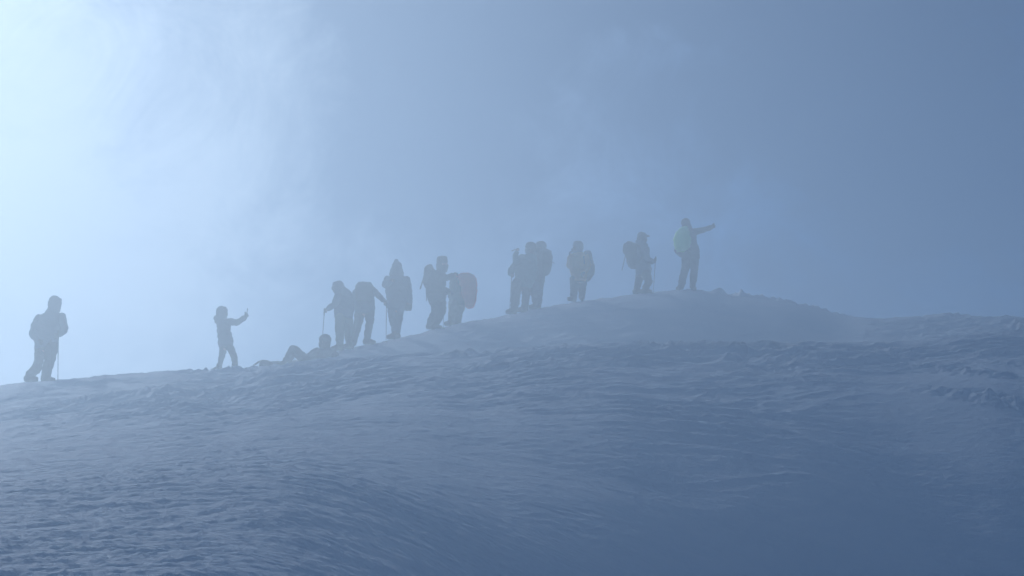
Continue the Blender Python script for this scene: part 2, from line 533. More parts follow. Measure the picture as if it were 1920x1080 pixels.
def hand_shape(bm, wrist, dirv, palm_n, size=1.0, curl=0.5, thumb=1, point=False):
    """palm, five unequal bent fingers and a thumb from the side of the palm"""
    f = dirv.normalized(); n = (palm_n - f * palm_n.dot(f)).normalized(); l = f.cross(n).normalized() * thumb
    w_ = Vector(wrist)
    for k, off in enumerate((-0.030, -0.010, 0.010, 0.030)):
        base = w_ + f * 0.015 * size + l * off * 0.6 * size
        knuck = w_ + f * (0.088 - abs(off - 0.01) * 0.2) * size + l * off * size
        capsule(bm, base, 0.017 * size, knuck, 0.014 * size, seg=8)
        lens = ((0.040, 0.026, 0.020), (0.046, 0.030, 0.022), (0.043, 0.028, 0.021), (0.033, 0.020, 0.018))[3 - k]
        a = 0.0; p = knuck
        c = curl * (0.15 if (point and k == 3) else 1.0)
        for j, ln in enumerate(lens):
            a += c * (0.9, 1.0, 0.6)[j] * (1 + 0.06 * k)
            q = p + (f * math.cos(a) + n * math.sin(a)) * ln * size
            capsule(bm, p, (0.0115 - 0.001 * j) * size, q, (0.0105 - 0.001 * j) * size, seg=8); p = q
    tb = w_ + f * 0.03 * size + l * 0.025 * size
    t1 = tb + (f * 0.6 + l * 0.75 + n * 0.3).normalized() * 0.038 * size
    t2 = t1 + (f * 0.85 + l * 0.2 + n * 0.5 * (0.3 + curl)).normalized() * 0.032 * size
    t3 = t2 + (f * 0.8 - l * 0.1 + n * 0.6 * (0.3 + curl)).normalized() * 0.024 * size
    capsule(bm, tb, 0.017 * size, t1, 0.014 * size, seg=8); capsule(bm, t1, 0.013 * size, t2, 0.0125 * size, seg=8)
    capsule(bm, t2, 0.0125 * size, t3, 0.011 * size, seg=8)


def head_shape(bm, c, fwd, up, s=1.0):
    """skull, jaw, brow, nose, lips, cheeks and ears, centred at eye height"""
    f = fwd.normalized(); u = (up - f * up.dot(f)).normalized(); l = f.cross(u)
    P = lambda a, b, h: c + l * a * s + f * b * s + u * h * s
    capsule(bm, P(0, -0.022, 0.030), 0.083 * s, P(0, 0.012, 0.030), 0.078 * s, seg=18)
    capsule(bm, P(0, 0.030, 0.0), 0.066 * s, P(0, 0.040, -0.065), 0.046 * s, seg=16)
    capsule(bm, P(0, 0.055, -0.095), 0.026 * s, P(0, 0.040, -0.08), 0.040 * s, seg=12)
    capsule(bm, P(-0.035, 0.078, 0.022), 0.014 * s, P(0.035, 0.078, 0.022), 0.014 * s, seg=8)
    capsule(bm, P(0, 0.090, 0.012), 0.010 * s, P(0, 0.112, -0.028), 0.014 * s, seg=8)
    capsule(bm, P(-0.018, 0.088, -0.056), 0.009 * s, P(0.018, 0.088, -0.056), 0.009 * s, seg=8)
    capsule(bm, P(-0.017, 0.086, -0.070), 0.010 * s, P(0.017, 0.086, -0.070), 0.010 * s, seg=8)
    for k in (-1, 1):
        capsule(bm, P(0.038 * k, 0.062, -0.022), 0.026 * s, P(0.036 * k, 0.055, -0.04), 0.024 * s, seg=8)
        capsule(bm, P(0.080 * k, -0.005, 0.018), 0.014 * s, P(0.080 * k, -0.002, -0.024), 0.010 * s, seg=8)
    return [P(0.031, 0.083, 0.004), P(-0.031, 0.083, 0.004)]


def facing(deg):                                  # 0 towards the camera, 90 right, 180 away, 270 left
    a = math.radians(deg)
    return Vector((math.sin(a), -math.cos(a), 0))


def build_person(S):
    ft = S['feet']
    D = S['D']
    fx = sum(q[0] for q in ft) / len(ft)
    if len(ft) > 1:                                # stand on the very crest of the ground there
        cand = []
        for o_ in np.arange(-2.0, 2.01, 0.2):
            v_ = at(fx, ft[0][1], D + o_)
            cand.append((ground(v_.x, v_.y) / v_.y, -abs(o_), D + o_))
        D = max(cand)[2]
    m_px = D / F / cp
    gx = [at(q[0], q[1], D + q[2]) for q in ft]
    dz = max(ground(v_.x, v_.y) - v_.z for v_ in gx[:1]) if len(gx) == 1 else sum(ground(v_.x, v_.y) - v_.z for v_ in gx) / len(gx)
    dz = max(-0.12, min(0.12, dz)) + S.get('lift', 0.0)
    up_ = Vector((0, 0, dz))
    A = lambda x, y, d=0.0: at(x, y, D + d) + up_
    mid = sum((A(q[0], q[1], q[2]) for q in ft), Vector()) / len(ft)
    root = empty('person', mid, S['label'], 'person', 'hikers on the snowy ridge')
    fwd = facing(S['face']); body_f = facing(S.get('torso_face', S['face']))
    K = S['col']
    # --- torso stations
    T = []
    for st in S['torso']:
        xl, xr, y = st[:3]; d = st[3] if len(st) > 3 else 0.0
        c = A((xl + xr) / 2, y, d); hx = (xr - xl) / 2 * m_px
        hy = st[4] if len(st) > 4 else min(0.15, max(0.10, hx * 0.8))
        T.append((c, hx, hy))
    legs = []
    for leg in S['legs']:
        pts = []
        for q in leg:
            xl, xr, y = q[:3]; d = q[3] if len(q) > 3 else 0.0
            hw = (xr - xl) / 2 * m_px
            pts.append((A((xl + xr) / 2, y, d), hw, max(0.055, hw * 0.95)))
        legs.append(pts)
    arms = [[(A(q[0], q[1], q[3] if len(q) > 3 else 0.0), q[2] * m_px) for q in arm] for arm in S['arms']]
    hc = A(*S['head'])
    hs = S.get('hs', 1.0)
    tilt = S.get('tilt', 0.0)
    upv = (Vector((0, 0, 1)) + fwd * tilt).normalized()
    hf = (fwd - upv * fwd.dot(upv)).normalized()
    neck0 = T[0][0] + Vector((0, 0, 0.0))
    # --- the body: one fused surface under the clothes
    bm = bmesh.new()
    eyes = head_shape(bm, hc, hf, upv, hs)
    capsule(bm, hc - upv * 0.07 - hf * 0.015, 0.055, neck0 - Vector((0, 0, 0.05)), 0.065)
    loft(bm, [(c, max(0.05, hx * 0.72), max(0.05, hy * 0.72)) for c, hx, hy in T])
    for pts in legs:
        for i in range(len(pts) - 1):
            capsule(bm, pts[i][0], max(0.035, pts[i][1] * 0.62), pts[i + 1][0], max(0.032, pts[i + 1][1] * 0.62))
        capsule(bm, T[-1][0], 0.09, pts[0][0], max(0.05, pts[0][1] * 0.62))
    for a in arms:
        for i in range(len(a) - 1):
            capsule(bm, a[i][0], max(0.026, a[i][1] * 0.6), a[i + 1][0], max(0.026, a[i + 1][1] * 0.55))
        capsule(bm, a[0][0], 0.05, T[min(1, len(T) - 1)][0], 0.07)
    hands = []
    for a, h in zip(arms, S['hands']):
        w_ = a[-1][0]
        hd = (A(h['to'][0], h['to'][1], h['to'][2] if len(h['to']) > 2 else (0)) - w_)
        hd = hd.normalized() if hd.length > 1e-3 else Vector((0, -1, 0))
        pn = Vector(h.get('palm', (0, 0, -1)))
        if abs(pn.normalized().dot(hd)) > 0.9: pn = Vector((0.3, -1, 0.1))
        hands.append((w_, hd, pn, h.get('curl', 0.6), h.get('thumb', 1)))
        hand_shape(bm, w_, hd, pn, 0.9, h.get('curl', 0.6), h.get('thumb', 1))
    finish('body', bm, M['skin'], root, voxel=0.011, smooth_it=2)
    for e in eyes:
        bm = bmesh.new(); capsule(bm, e, 0.0105 * hs, e + hf * 0.002, 0.0105 * hs, seg=10); finish('eye', bm, M['eye'], root)
    # --- gloves
    for (w_, hd, pn, cu, th) in hands:
        bm = bmesh.new()
        hand_shape(bm, w_, hd, pn, 1.18, cu, th)
        capsule(bm, w_ - hd * 0.05, 0.044, w_ + hd * 0.02, 0.034)
        finish('glove', bm, M[K.get('glove', 'black')], root, voxel=0.0065, smooth_it=2)
    # --- jacket
    bm = bmesh.new()
    loft(bm, T)
    t0 = T[0]
    capsule(bm, t0[0] - Vector((0, 0, 0.03)), min(t0[1], 0.09), t0[0] + (hc - t0[0]) * 0.35, 0.075)
    for a in arms:
        for i in range(len(a) - 1):
            capsule(bm, a[i][0], a[i][1], a[i + 1][0], a[i + 1][1])
    if S.get('jacket_extra'):
        for q in S['jacket_extra']:
            capsule(bm, A(*q[0]), q[1] * m_px, A(*q[2]), q[3] * m_px)
    finish('jacket', bm, M[K['jacket']], root, voxel=0.014, smooth_it=2, wrinkle=0.018, puff=0.008)
    # --- trousers
    bm = bmesh.new()
    for pts in legs:
        for i in range(len(pts) - 1):
            capsule(bm, pts[i][0], pts[i][1], pts[i + 1][0], pts[i + 1][1], flat=1.0)
    hip = T[-1]
    loft(bm, [(hip[0] + Vector((0, 0, 0.10)), hip[1] * 0.74, hip[2] * 0.74), (hip[0] - Vector((0, 0, 0.04)), hip[1] * 0.86, hip[2] * 0.82)])
    for pts in legs:
        capsule(bm, hip[0] + Vector((0, 0, 0.02)), min(hip[1] * 0.5, 0.10), pts[0][0], pts[0][1])
    finish('trousers', bm, M[K['trousers']], root, voxel=0.014, smooth_it=2, wrinkle=0.018, puff=0.003)
    # --- boots
    for pts, tf in zip(legs, S['toes']):
        ank = pts[-1][0]
        tv = facing(tf)
        g = ank
        zf = g.z
        bm = bmesh.new()
        capsule(bm, ank + Vector((0, 0, 0.09)), 0.062, ank + Vector((0, 0, 0.015)), 0.055)
        heel = ank - tv * 0.055 - Vector((0, 0, 0.015)); toe = ank + tv * 0.17 - Vector((0, 0, 0.03))
        capsule(bm, heel, 0.050, toe, 0.043, flat=1.0)
        capsule(bm, ank + Vector((0, 0, 0.02)), 0.056, ank + tv * 0.10 - Vector((0, 0, 0.005)), 0.048)
        b_ = finish('boot', bm, M['boot'], root, voxel=0.011, smooth_it=2)
        bm = bmesh.new()
        for k in (-1, 1):
            lat = tv.cross(Vector((0, 0, 1))) * 0.012 * k
            capsule(bm, heel + lat - Vector((0, 0, 0.040)), 0.042, toe + lat - Vector((0, 0, 0.032)), 0.042, flat=0.45, axis=tv.cross(Vector((0, 0, 1))).cross(tv) if False else None)
        so_ = finish('sole', bm, M['rubber'], None, voxel=0.011, smooth_it=1)
        so_.parent = b_; so_.matrix_parent_inverse = Matrix.Identity(4)
    # --- scarf drawn up over the mouth
    bm = bmesh.new()
    Q = lambda a, b, h: hc + hf.cross(upv) * a * hs + hf * b * hs + upv * h * hs
    capsule(bm, Q(0, 0.030, -0.045), 0.078 * hs, Q(0, 0.012, -0.115), 0.070 * hs)
    capsule(bm, Q(0, 0.085, -0.030), 0.034 * hs, Q(0, 0.070, -0.085), 0.036 * hs)
    finish('neck_gaiter', bm, M['black'], root, voxel=0.011, smooth_it=2, wrinkle=0.006, wscale=16)
    # --- headwear
    hw = S.get('hood', 'hood')
    bm = bmesh.new()
    P = lambda a, b, h: hc + hf.cross(upv) * a * hs + hf * b * hs + upv * h * hs
    if hw == 'hood':
        capsule(bm, P(0, -0.035, 0.045), 0.108 * hs, P(0, 0.002, 0.040), 0.100 * hs)
        capsule(bm, P(0, -0.045, 0.0), 0.105 * hs, P(0, -0.035, -0.13), 0.095 * hs)
        for k in (-1, 1):
            capsule(bm, P(0.066 * k, 0.028, 0.035), 0.040 * hs, P(0.060 * k, 0.03, -0.09), 0.038 * hs)
        capsule(bm, P(-0.05, 0.045, 0.095), 0.032 * hs, P(0.05, 0.045, 0.095), 0.032 * hs)
        capsule(bm, P(-0.045, 0.045, -0.115), 0.034 * hs, P(0.045, 0.045, -0.115), 0.034 * hs)
    elif hw == 'cap':
        capsule(bm, P(0, -0.025, 0.06), 0.095 * hs, P(0, 0.01, 0.055), 0.09 * hs)
        capsule(bm, P(-0.04, 0.10, 0.062), 0.016 * hs, P(0.04, 0.10, 0.062), 0.016 * hs)
        capsule(bm, P(-0.025, 0.16, 0.058), 0.012 * hs, P(0.025, 0.16, 0.058), 0.012 * hs)
        capsule(bm, P(0, 0.06, 0.065), 0.03 * hs, P(0, 0.155, 0.058), 0.013 * hs, flat=1)
        for k in (-1, 1): capsule(bm, P(0.07 * k, -0.01, 0.01), 0.030 * hs, P(0.066 * k, -0.005, -0.05), 0.028 * hs)
        capsule(bm, P(0, -0.07, 0.0), 0.06 * hs, P(0, -0.055, -0.1), 0.07 * hs)
    elif hw == 'hat':                               # flat-topped fur hat
        cc_ = P(0, -0.015, 0.075)
        for k in range(10):
            t = 2 * math.pi * k / 10
            o_ = hf * math.cos(t) * 0.065 * hs + hf.cross(upv) * math.sin(t) * 0.06 * hs
            capsule(bm, cc_ + o_ - upv * 0.03, 0.045 * hs, cc_ + o_ * 1.1 + upv * 0.055 * hs, 0.036 * hs, seg=10)
        capsule(bm, cc_, 0.08 * hs, cc_ + upv * 0.035, 0.08 * hs)
        capsule(bm, P(0, -0.06, 0.0), 0.075 * hs, P(0, -0.05, -0.12), 0.08 * hs)
    elif hw == 'beanie':
        capsule(bm, P(0, -0.028, 0.050), 0.100 * hs, P(0, 0.012, 0.055), 0.092 * hs)
        capsule(bm, P(0, -0.03, 0.06), 0.09 * hs, P(0, -0.01, 0.065), 0.088 * hs)
        capsule(bm, P(0, -0.05, -0.02), 0.075 * hs, P(0, -0.04, -0.12), 0.08 * hs)
    for q in S.get('hood_extra', []):
        capsule(bm, A(*q[0]), q[1] * m_px, A(*q[2]), q[3] * m_px)
    nm = {'hood': 'hood', 'cap': 'cap', 'hat': 'hat', 'beanie': 'knit_hat'}[hw]
    finish(nm, bm, M[K.get('hood', K['jacket'])], root, voxel=0.011, smooth_it=2, wrinkle=0.008, wscale=14, puff=0.014)
    if S.get('hair'):
        bm = bmesh.new()
        for q in S['hair']: capsule(bm, A(*q[0]), q[1] * m_px, A(*q[2]), q[3] * m_px)
        finish('hair', bm, M['hair'], root, voxel=0.011, smooth_it=2, wrinkle=0.01, wscale=25)
    S['_A'] = A; S['_m'] = m_px; S['_root'] = root
    return A, m_px


def pole(A, top, bottom, label, tilt_ref=None, sink=0.06):
    """trekking pole from its grip to its tip"""
    p, q = A(*top), A(*bottom)
    gz = ground(q.x, q.y)
    if gz > q.z - 0.35: q = q + (q - p).normalized() * ((q.z - gz + sink) / max(0.3, -(q - p).normalized().z)) if sink else q
    root = empty('trekking_pole', q, label, 'trekking pole', 'trekking poles')
    u = (p - q).normalized()
    bm = bmesh.new(); capsule(bm, q + u * 0.06, 0.0065, q + (p - q) * 0.55, 0.0085, seg=10)
    capsule(bm, q + (p - q) * 0.5, 0.0095, p - u * 0.10, 0.0105, seg=10)
    finish('shaft', bm, M['pole'], root)
    bm = bmesh.new(); capsule(bm, p - u * 0.13, 0.016, p, 0.018, seg=10); capsule(bm, p, 0.02, p + u * 0.02, 0.021, seg=10)
    finish('grip', bm, M['grip'], root, voxel=0.006, smooth_it=1)
    bm = bmesh.new()
    bmesh.ops.create_cone(bm, cap_ends=True, segments=16, radius1=0.045, radius2=0.02, depth=0.012,
                          matrix=Matrix.Translation(q + u * 0.09) @ u.to_track_quat('Z', 'Y').to_matrix().to_4x4())
    finish('basket', bm, M['grip'], root)
    bm = bmesh.new(); capsule(bm, q, 0.003, q + u * 0.07, 0.006, seg=8); finish('tip', bm, M['pole'], root)
    return root


def backpack(A, m_px, st, label, mat, front, extras=(), cover=False, straps=(), lid=None, power=3.0, group='backpacks worn by the hikers'):
    """st: (xl, xr, y, depth, half depth) stations from top to bottom"""
    S_ = []
    for xl, xr, y, d, hy in st:
        S_.append((A((xl + xr) / 2, y, d), (xr - xl) / 2 * m_px, hy))
    c = S_[-1][0]
    root = empty('backpack', c, label, 'backpack', group)
    bm = bmesh.new(); loft(bm, S_, power)
    for q in extras: capsule(bm, A(*q[0]), q[1] * m_px, A(*q[2]), q[3] * m_px)
    finish('rain_cover' if cover else 'pack_bag', bm, M[mat], root, voxel=0.013, smooth_it=5, wrinkle=0.016, wscale=8)
    if lid:
        bm = bmesh.new()
        for q in lid: capsule(bm, A(*q[0]), q[1] * m_px, A(*q[2]), q[3] * m_px)
        finish('lid', bm, M['black' if mat != 'black' else 'navy'], root, voxel=0.013, smooth_it=4, wrinkle=0.01)
    for ch in straps:
        bm = bmesh.new()
        for i in range(len(ch) - 1):
            capsule(bm, A(*ch[i]), 0.024, A(*ch[i + 1]), 0.024, flat=0.5)
        finish('shoulder_strap', bm, M['black'], root, voxel=0.010, smooth_it=1)
    return root


def loose_strap(A, parent, pts, r=0.012):
    bm = bmesh.new()
    for i in range(len(pts) - 1): capsule(bm, A(*pts[i]), r, A(*pts[i + 1]), r, seg=8)
    finish('loose_strap', bm, M['black'], parent)


def phone(A, c, label, lean=0.1, edge=True):
    p = A(*c)
    root = empty('phone', p, label, 'phone')
    bm = bmesh.new()
    bmesh.ops.create_cube(bm, size=1.0)
    sx, sy, sz = (0.012, 0.075, 0.15) if edge else (0.075, 0.012, 0.15)
    bmesh.ops.scale(bm, vec=(sx, sy, sz), verts=bm.verts)
    bmesh.ops.bevel(bm, geom=bm.edges[:], offset=0.004, segments=2, affect='EDGES')
    bmesh.ops.rotate(bm, cent=(0, 0, 0), matrix=Matrix.Rotation(lean, 3, 'Y'), verts=bm.verts)
    bmesh.ops.translate(bm, vec=p + Vector((0, 0, sz * 0.35)), verts=bm.verts)
    finish('case', bm, M['phone'], root)
    bm = bmesh.new(); q = p + Vector((0.006 if edge else 0.02, 0 if edge else 0.007, sz * 0.7))
    capsule(bm, q, 0.008, q + Vector((0.003 if edge else 0, 0, 0)), 0.008, seg=8); finish('lens', bm, M['eye'], root)
    return root


# ------------------------------------------------------------------ the hikers, left to right
G = 'trekking poles'
# far left, leaning on two poles, seen from behind
S = dict(D=43.0, label='hooded person leaning on two poles, alone at the far left of the ridge', face=150, col=dict(jacket='slate', trousers='black', glove='black'),
         head=(104, 569, 0), hs=1.06, tilt=0.15, hood='hood', hood_extra=[((100, 578, 0), 9, (97, 590, 0), 14)],
         torso=[(92, 107, 583), (76, 115, 590), (69, 117, 599), (67, 115, 612), (66, 110, 626), (65, 109, 640), (66, 108, 652)],
         arms=[[(72, 596, 8, 0.0), (62, 620, 7.5, 0.02), (63, 629, 6.5, 0.05), (72, 636, 5.5, -0.10)], [(115, 593, 8, 0), (121, 611, 7, -0.05), (119, 620, 6, -0.12), (112, 624, 5.5, -0.16)]],
         hands=[dict(to=(80, 637, -.2), curl=0.9), dict(to=(108, 627, -.22), curl=1.2, palm=(-1, 0, 0))],
         legs=[[(64, 87, 650, 0.1), (65, 82, 675, 0.1), (57, 77, 690, 0.1), (46, 61, 706, 0.12)], [(84, 109, 650, -0.05), (83, 104, 672, -0.08), (79, 98, 690, -0.06), (77, 94, 708, -0.05)]],
         feet=[(52, 716, 0.12), (85, 715, -0.05)], toes=[80, 80])
A, mp = build_person(S)
pole(A, (109.5, 621, -0.24), (108.5, 714, -0.24), 'trekking pole held upright by the person at the far left')
pole(A, (95, 638, -0.30), (93.5, 714, -0.30), 'shorter looking trekking pole against the leg of the person at the far left')

# taking a selfie
S = dict(D=46.5, label='person with fluffy hood holding a phone up at arm\'s length, facing right', face=95, col=dict(jacket='navy', trousers='black', glove='black', hood='navy'),
         head=(418, 580, 0), hs=1.0, tilt=0.0, hood='hood', hair=[((408, 588, 0), 5, (407, 596, 0), 5)], hood_extra=[((406, 590, 0), 4.5, (412, 598, 0), 6)],
         torso=[(409, 428, 592), (407, 432, 600), (407, 432, 612), (408, 435, 622), (409, 437.5, 634), (411, 437, 644)],
         arms=[[(427, 597, 6.5, -0.08), (444, 598, 5.5, -0.10), (459, 590, 4.5, -0.10)], [(416, 599, 6, 0.15), (418, 616, 5.5, 0.2), (428, 626, 4.5, 0.12)]],
         hands=[dict(to=(464.5, 584, -0.1), curl=1.2, palm=(0.3, 0.2, 1)), dict(to=(434, 630, 0.05), curl=0.5)],
         legs=[[(411, 427, 645, 0.08), (411, 422, 662, 0.08), (407, 417, 676, 0.08), (405, 416, 685, 0.08)], [(424, 439, 645, -0.05), (434, 446, 664, -0.06), (435, 447, 676, -0.06), (434, 445, 684, -0.06)]],
         feet=[(410, 691, 0.08), (440, 690, -0.06)], toes=[255, 95], lift=0.04)
A, mp = build_person(S)
phone(A, (463.5, 582, -0.1), 'slim dark phone held out for a selfie above the left slope')

# reclining person with knees drawn up
S = dict(D=45.6, label='person sitting low on the snow with knees drawn up, below the standing group', face=250, torso_face=250, col=dict(jacket='slate', trousers='grey', hood='black'),
         head=(608, 636, 0.1), hs=1.15, tilt=-0.1, hood='beanie',
         torso=[(599, 619, 648, 0.1), (590, 630, 653, 0.1), (587, 632, 660, 0.1, 0.14), (588, 630, 670, 0.1, 0.16), (584, 626, 678, 0.1, 0.16)],
         arms=[[(594, 652, 6, 0.0), (586, 658, 6, -0.05), (576, 664, 5.5, -0.05)], [(622, 654, 7, 0.1), (629, 662, 6.5, 0.05), (624, 672, 5, -0.05)]],
         hands=[dict(to=(570, 667, -.05), curl=0.4), dict(to=(618, 676, -.1), curl=0.4)],
         legs=[[(580, 600, 676, -0.05), (563, 581, 671, -0.1), (541, 557, 650, -0.15), (533, 547, 667, -0.18), (529, 541, 676, -0.2)],
               [(580, 600, 674, 0.2), (566, 582, 668, 0.2), (542, 560, 651, 0.15), (536, 550, 667, 0.12), (533, 545, 677, 0.1)]],
         feet=[(600, 664, 0.1)], toes=[270, 270], lift=0.01)
A, mp = build_person(S)
# pack lying on the snow with a raised strap
c = A(505, 682, 0.1)
bm_pts = [(490, 506, 672, 0.1, 0.13), (486, 510, 676, 0.1, 0.15), (484, 514, 688, 0.1, 0.15)]
r_ = backpack(A, mp, bm_pts, 'flat pack with a looped strap lying on snow beside the sitting person', 'grey', -1, group='', power=2.2,
              extras=[((512, 677, 0.1), 6, (527, 676, 0.1), 5.0)])

loose_strap(A, r_, [(470, 686, .05), (477, 679, .05), (485, 673.5, .05), (493, 671, .05), (502, 672, .05)], 0.022)

# facing left, hand forward on a pole
S = dict(D=47.2, label='person in a peaked hood facing left, one hand forward on a pole', face=268, col=dict(jacket='slate', trousers='olive', glove='black'),
         head=(633, 536, 0), hs=1.05, tilt=0.2, hood='hood', hood_extra=[((633, 527, 0), 3.5, (634, 530, 0), 7), ((624, 537, 0), 2, (628, 535, 0), 4), ((641, 540, 0.0), 8, (648, 550, 0.0), 12)],
         torso=[(630, 650, 545), (628, 660, 552), (627, 664, 562), (627, 664, 573), (627, 663, 583), (628, 661, 592)],
         arms=[[(634, 552, 7, -0.15), (628, 567, 6, -0.2), (616, 574, 4.8, -0.2)], [(650, 552, 7, 0.15), (657, 570, 6, 0.18), (650, 582, 5, 0.12)]],
         hands=[dict(to=(608, 577, -0.2), curl=1.2, palm=(0, 0, -1)), dict(to=(646, 588, .1), curl=0.8)],
         legs=[[(628, 648, 592, -0.08), (628, 646, 615, -0.08), (630, 645, 634, -0.08), (631, 644, 646, -0.08)], [(642, 662, 592, 0.08), (644, 663, 615, 0.08), (647, 661, 634, 0.08), (650, 662, 644, 0.08)]],
         feet=[(637, 655, -0.08), (658, 652, 0.08)], toes=[275, 300])
A, mp = build_person(S)
pole(A, (608.5, 577, -0.24), (602.5, 660, -0.24), 'trekking pole behind the head of the sitting person')

# bent over under a pack, back to the camera
S = dict(D=47.6, label='person bent forward under a dark pack, reaching right to a pole', face=185, col=dict(jacket='navy', trousers='black', glove='black'),
         head=(680, 541, 0.30), hs=1.0, tilt=0.7, hood='hood',
         torso=[(670, 694, 536, 0.15), (665, 701, 545, 0.1), (664, 702, 556, 0.05), (664, 702, 566, 0), (664, 703, 575, 0), (666, 702, 584, 0)],
         arms=[[(699, 541, 6.5, 0.1), (710, 552, 5.2, 0.05), (719, 560, 4.5, 0.0)], [(668, 545, 6.5, 0.12), (664, 562, 6, 0.2), (668, 574, 5, 0.25)]],
         hands=[dict(to=(727, 567, 0), curl=1.2, palm=(-1, 0, -1)), dict(to=(672, 580, .3), curl=0.6)],
         legs=[[(665, 685, 582, 0.05), (663, 680, 602, 0.05), (659, 674, 622, 0.03), (655, 669, 640, 0.02)], [(683, 703, 582, 0), (686, 701, 602, 0), (683, 697, 620, 0), (682, 694, 636, 0)]],
         feet=[(662, 648, 0.02), (688, 645, 0)], toes=[200, 95])
A, mp = build_person(S)
pole(A, (724.8, 563, -0.05), (723.8, 640, -0.05), 'trekking pole under the outstretched hand of the person bent beneath a pack')
backpack(A, mp, [(677, 693, 526.5, -0.05, 0.10), (668, 699, 530, -0.08, 0.15), (665, 701, 538, -0.12, 0.17), (666, 699, 550, -0.15, 0.17), (669, 697, 562, -0.15, 0.14)],
         'dark pack riding high on the back of the bent over person, rounded top', 'black', -1, straps=[[(672, 532, .1), (670, 542, .25)], [(693, 532, .1), (696, 542, .25)]],
         lid=[((674, 530, -0.05), 4.5, (693, 530, -0.05), 4.5)])

# tall pointed hood
S = dict(D=48.6, label='tall person in a pointed hood, feet together, standing right of the bent over person', face=215, col=dict(jacket='slate', trousers='slate', glove='black'),
         head=(743.5, 501, 0), hs=1.0, tilt=0.1, hood='hood', hood_extra=[((743, 487.5, 0), 3.5, (743.5, 493, 0), 7), ((737, 503, 0), 4, (735, 512, 0), 4.5), ((750, 504, 0), 4.5, (751, 510, 0), 5.5)],
         torso=[(733, 756, 514), (724, 763, 520), (722, 766, 529), (723, 764, 541), (724, 762, 555), (725, 761, 568), (727, 758, 578)],
         arms=[[(727, 521, 6.5, -0.05), (722, 532, 6, -0.12), (731, 527, 5, -0.26)], [(762, 522, 7, 0.0), (768, 545, 5.5, 0.05), (768, 563, 5, 0.0)]],
         hands=[dict(to=(736, 521, -.3), curl=1.0), dict(to=(767, 574, -0.02), curl=0.9)],
         legs=[[(726, 744, 576, 0.03), (728, 744, 593, 0.03), (733, 744, 612, 0.03), (735.5, 744, 627, 0.03)], [(742, 759, 576, 0.0), (743, 756, 593, 0.0), (741, 752, 612, 0.0), (740, 749, 627, 0.0)]],
         feet=[(739, 634, .03), (745, 633, 0)], toes=[300, 20])
A, mp = build_person(S)
r_ = backpack(A, mp, [(753, 766, 519, .14, .10), (750, 770, 530, .16, .13), (751, 771.5, 545, .16, .14), (754, 772, 560, .15, .13), (757, 773, 572, .14, .12), (760, 771, 580, .13, .09)],
         'long slim pack hanging low behind the tall person with feet together', 'black', -1, straps=[[(756, 520, .05), (752, 530, -.1)]])

# flat hat and small pack
S = dict(D=50.0, label='person in a flat topped hat with a small pack, reaching right to a companion', face=88, col=dict(jacket='black', trousers='black', glove='black', hood='black'),
         head=(830.5, 497, 0), hs=1.16, tilt=-0.05, hood='hat', hood_extra=[((833, 503, 0.0), 4, (836, 508, 0.0), 2.5)],
         torso=[(814, 835, 509), (806, 836, 516), (802, 837, 526), (800, 836, 540), (800, 835, 552), (801, 836, 562), (806, 836, 572)],
         arms=[[(828, 520, 7, -0.1), (838, 522, 5.8, -0.2), (847, 517, 4.8, -0.25)], [(812, 520, 7, 0.2), (820, 540, 6.5, 0.25), (840, 547, 4.8, 0.1)]],
         hands=[dict(to=(853, 513, -0.25), curl=0.8), dict(to=(848, 547, 0.05), curl=0.9)],
         legs=[[(807, 829, 570, 0.1), (809, 828, 588, 0.1), (800, 818, 603, 0.1), (799, 813, 611, 0.12)], [(816, 837, 570, -0.1), (817, 837, 583, -0.1), (812, 829, 600, -0.08), (805, 821, 612, -0.05)]],
         feet=[(806, 619, 0.1), (813, 620, -0.05)], toes=[85, 85])
A, mp = build_person(S)
pole(A, (832, 566, -0.2), (831, 616, -0.2), 'trekking pole between the person in the flat topped hat and the orange pack wearer')
r_ = backpack(A, mp, [(801, 810, 497, .1, .08), (795.5, 813, 503, .1, .12), (794.5, 814, 514, .1, .14), (793, 812, 530, .1, .14), (796, 812, 540, .1, .11), (801, 811, 544, .1, .08)],
         'small rounded pack with a dangling strap on the person in the flat topped hat', 'black', -1, straps=[[(806, 500, -.05), (820, 512, -.2), (822, 530, -.22)]])
loose_strap(A, r_, [(797, 512, .0), (793, 527, 0), (788, 542, 0)], 0.018)
loose_strap(A, r_, [(799, 542, .0), (799.5, 555, 0), (800, 565, 0)], 0.012)

# stooping under an orange covered pack
S = dict(D=50.8, label='person in pale trousers stooping to the left beneath an orange covered pack', face=275, col=dict(jacket='olive', trousers='sand', glove='black', hood='olive'),
         head=(851, 523, 0.1), hs=0.92, tilt=0.55, hood='hood',
         torso=[(846, 866, 521, 0), (843, 872, 529, 0), (843, 872, 540, 0), (843, 870, 552, 0), (842, 872, 562, 0), (841, 873, 572, 0)],
         arms=[[(852, 528, 6, -0.15), (850, 542, 5.5, -0.2), (842, 549, 4.5, -0.2)], [(860, 530, 6, 0.18), (856, 545, 5.5, 0.2), (848, 550, 4.5, 0.15)]],
         hands=[dict(to=(836, 551, -0.2), curl=0.8), dict(to=(842, 553, .1), curl=0.8)],
         legs=[[(840, 861, 571, -0.08), (840, 859, 585, -0.08), (840.5, 856, 597, -0.06), (841, 855, 603, -0.05)], [(853, 873, 571, 0.08), (851, 868, 585, 0.08), (850, 866, 597, 0.08), (850, 865, 602, 0.08)]],
         feet=[(848, 610, -0.05), (858, 608, 0.08)], toes=[280, 290])
A, mp = build_person(S)
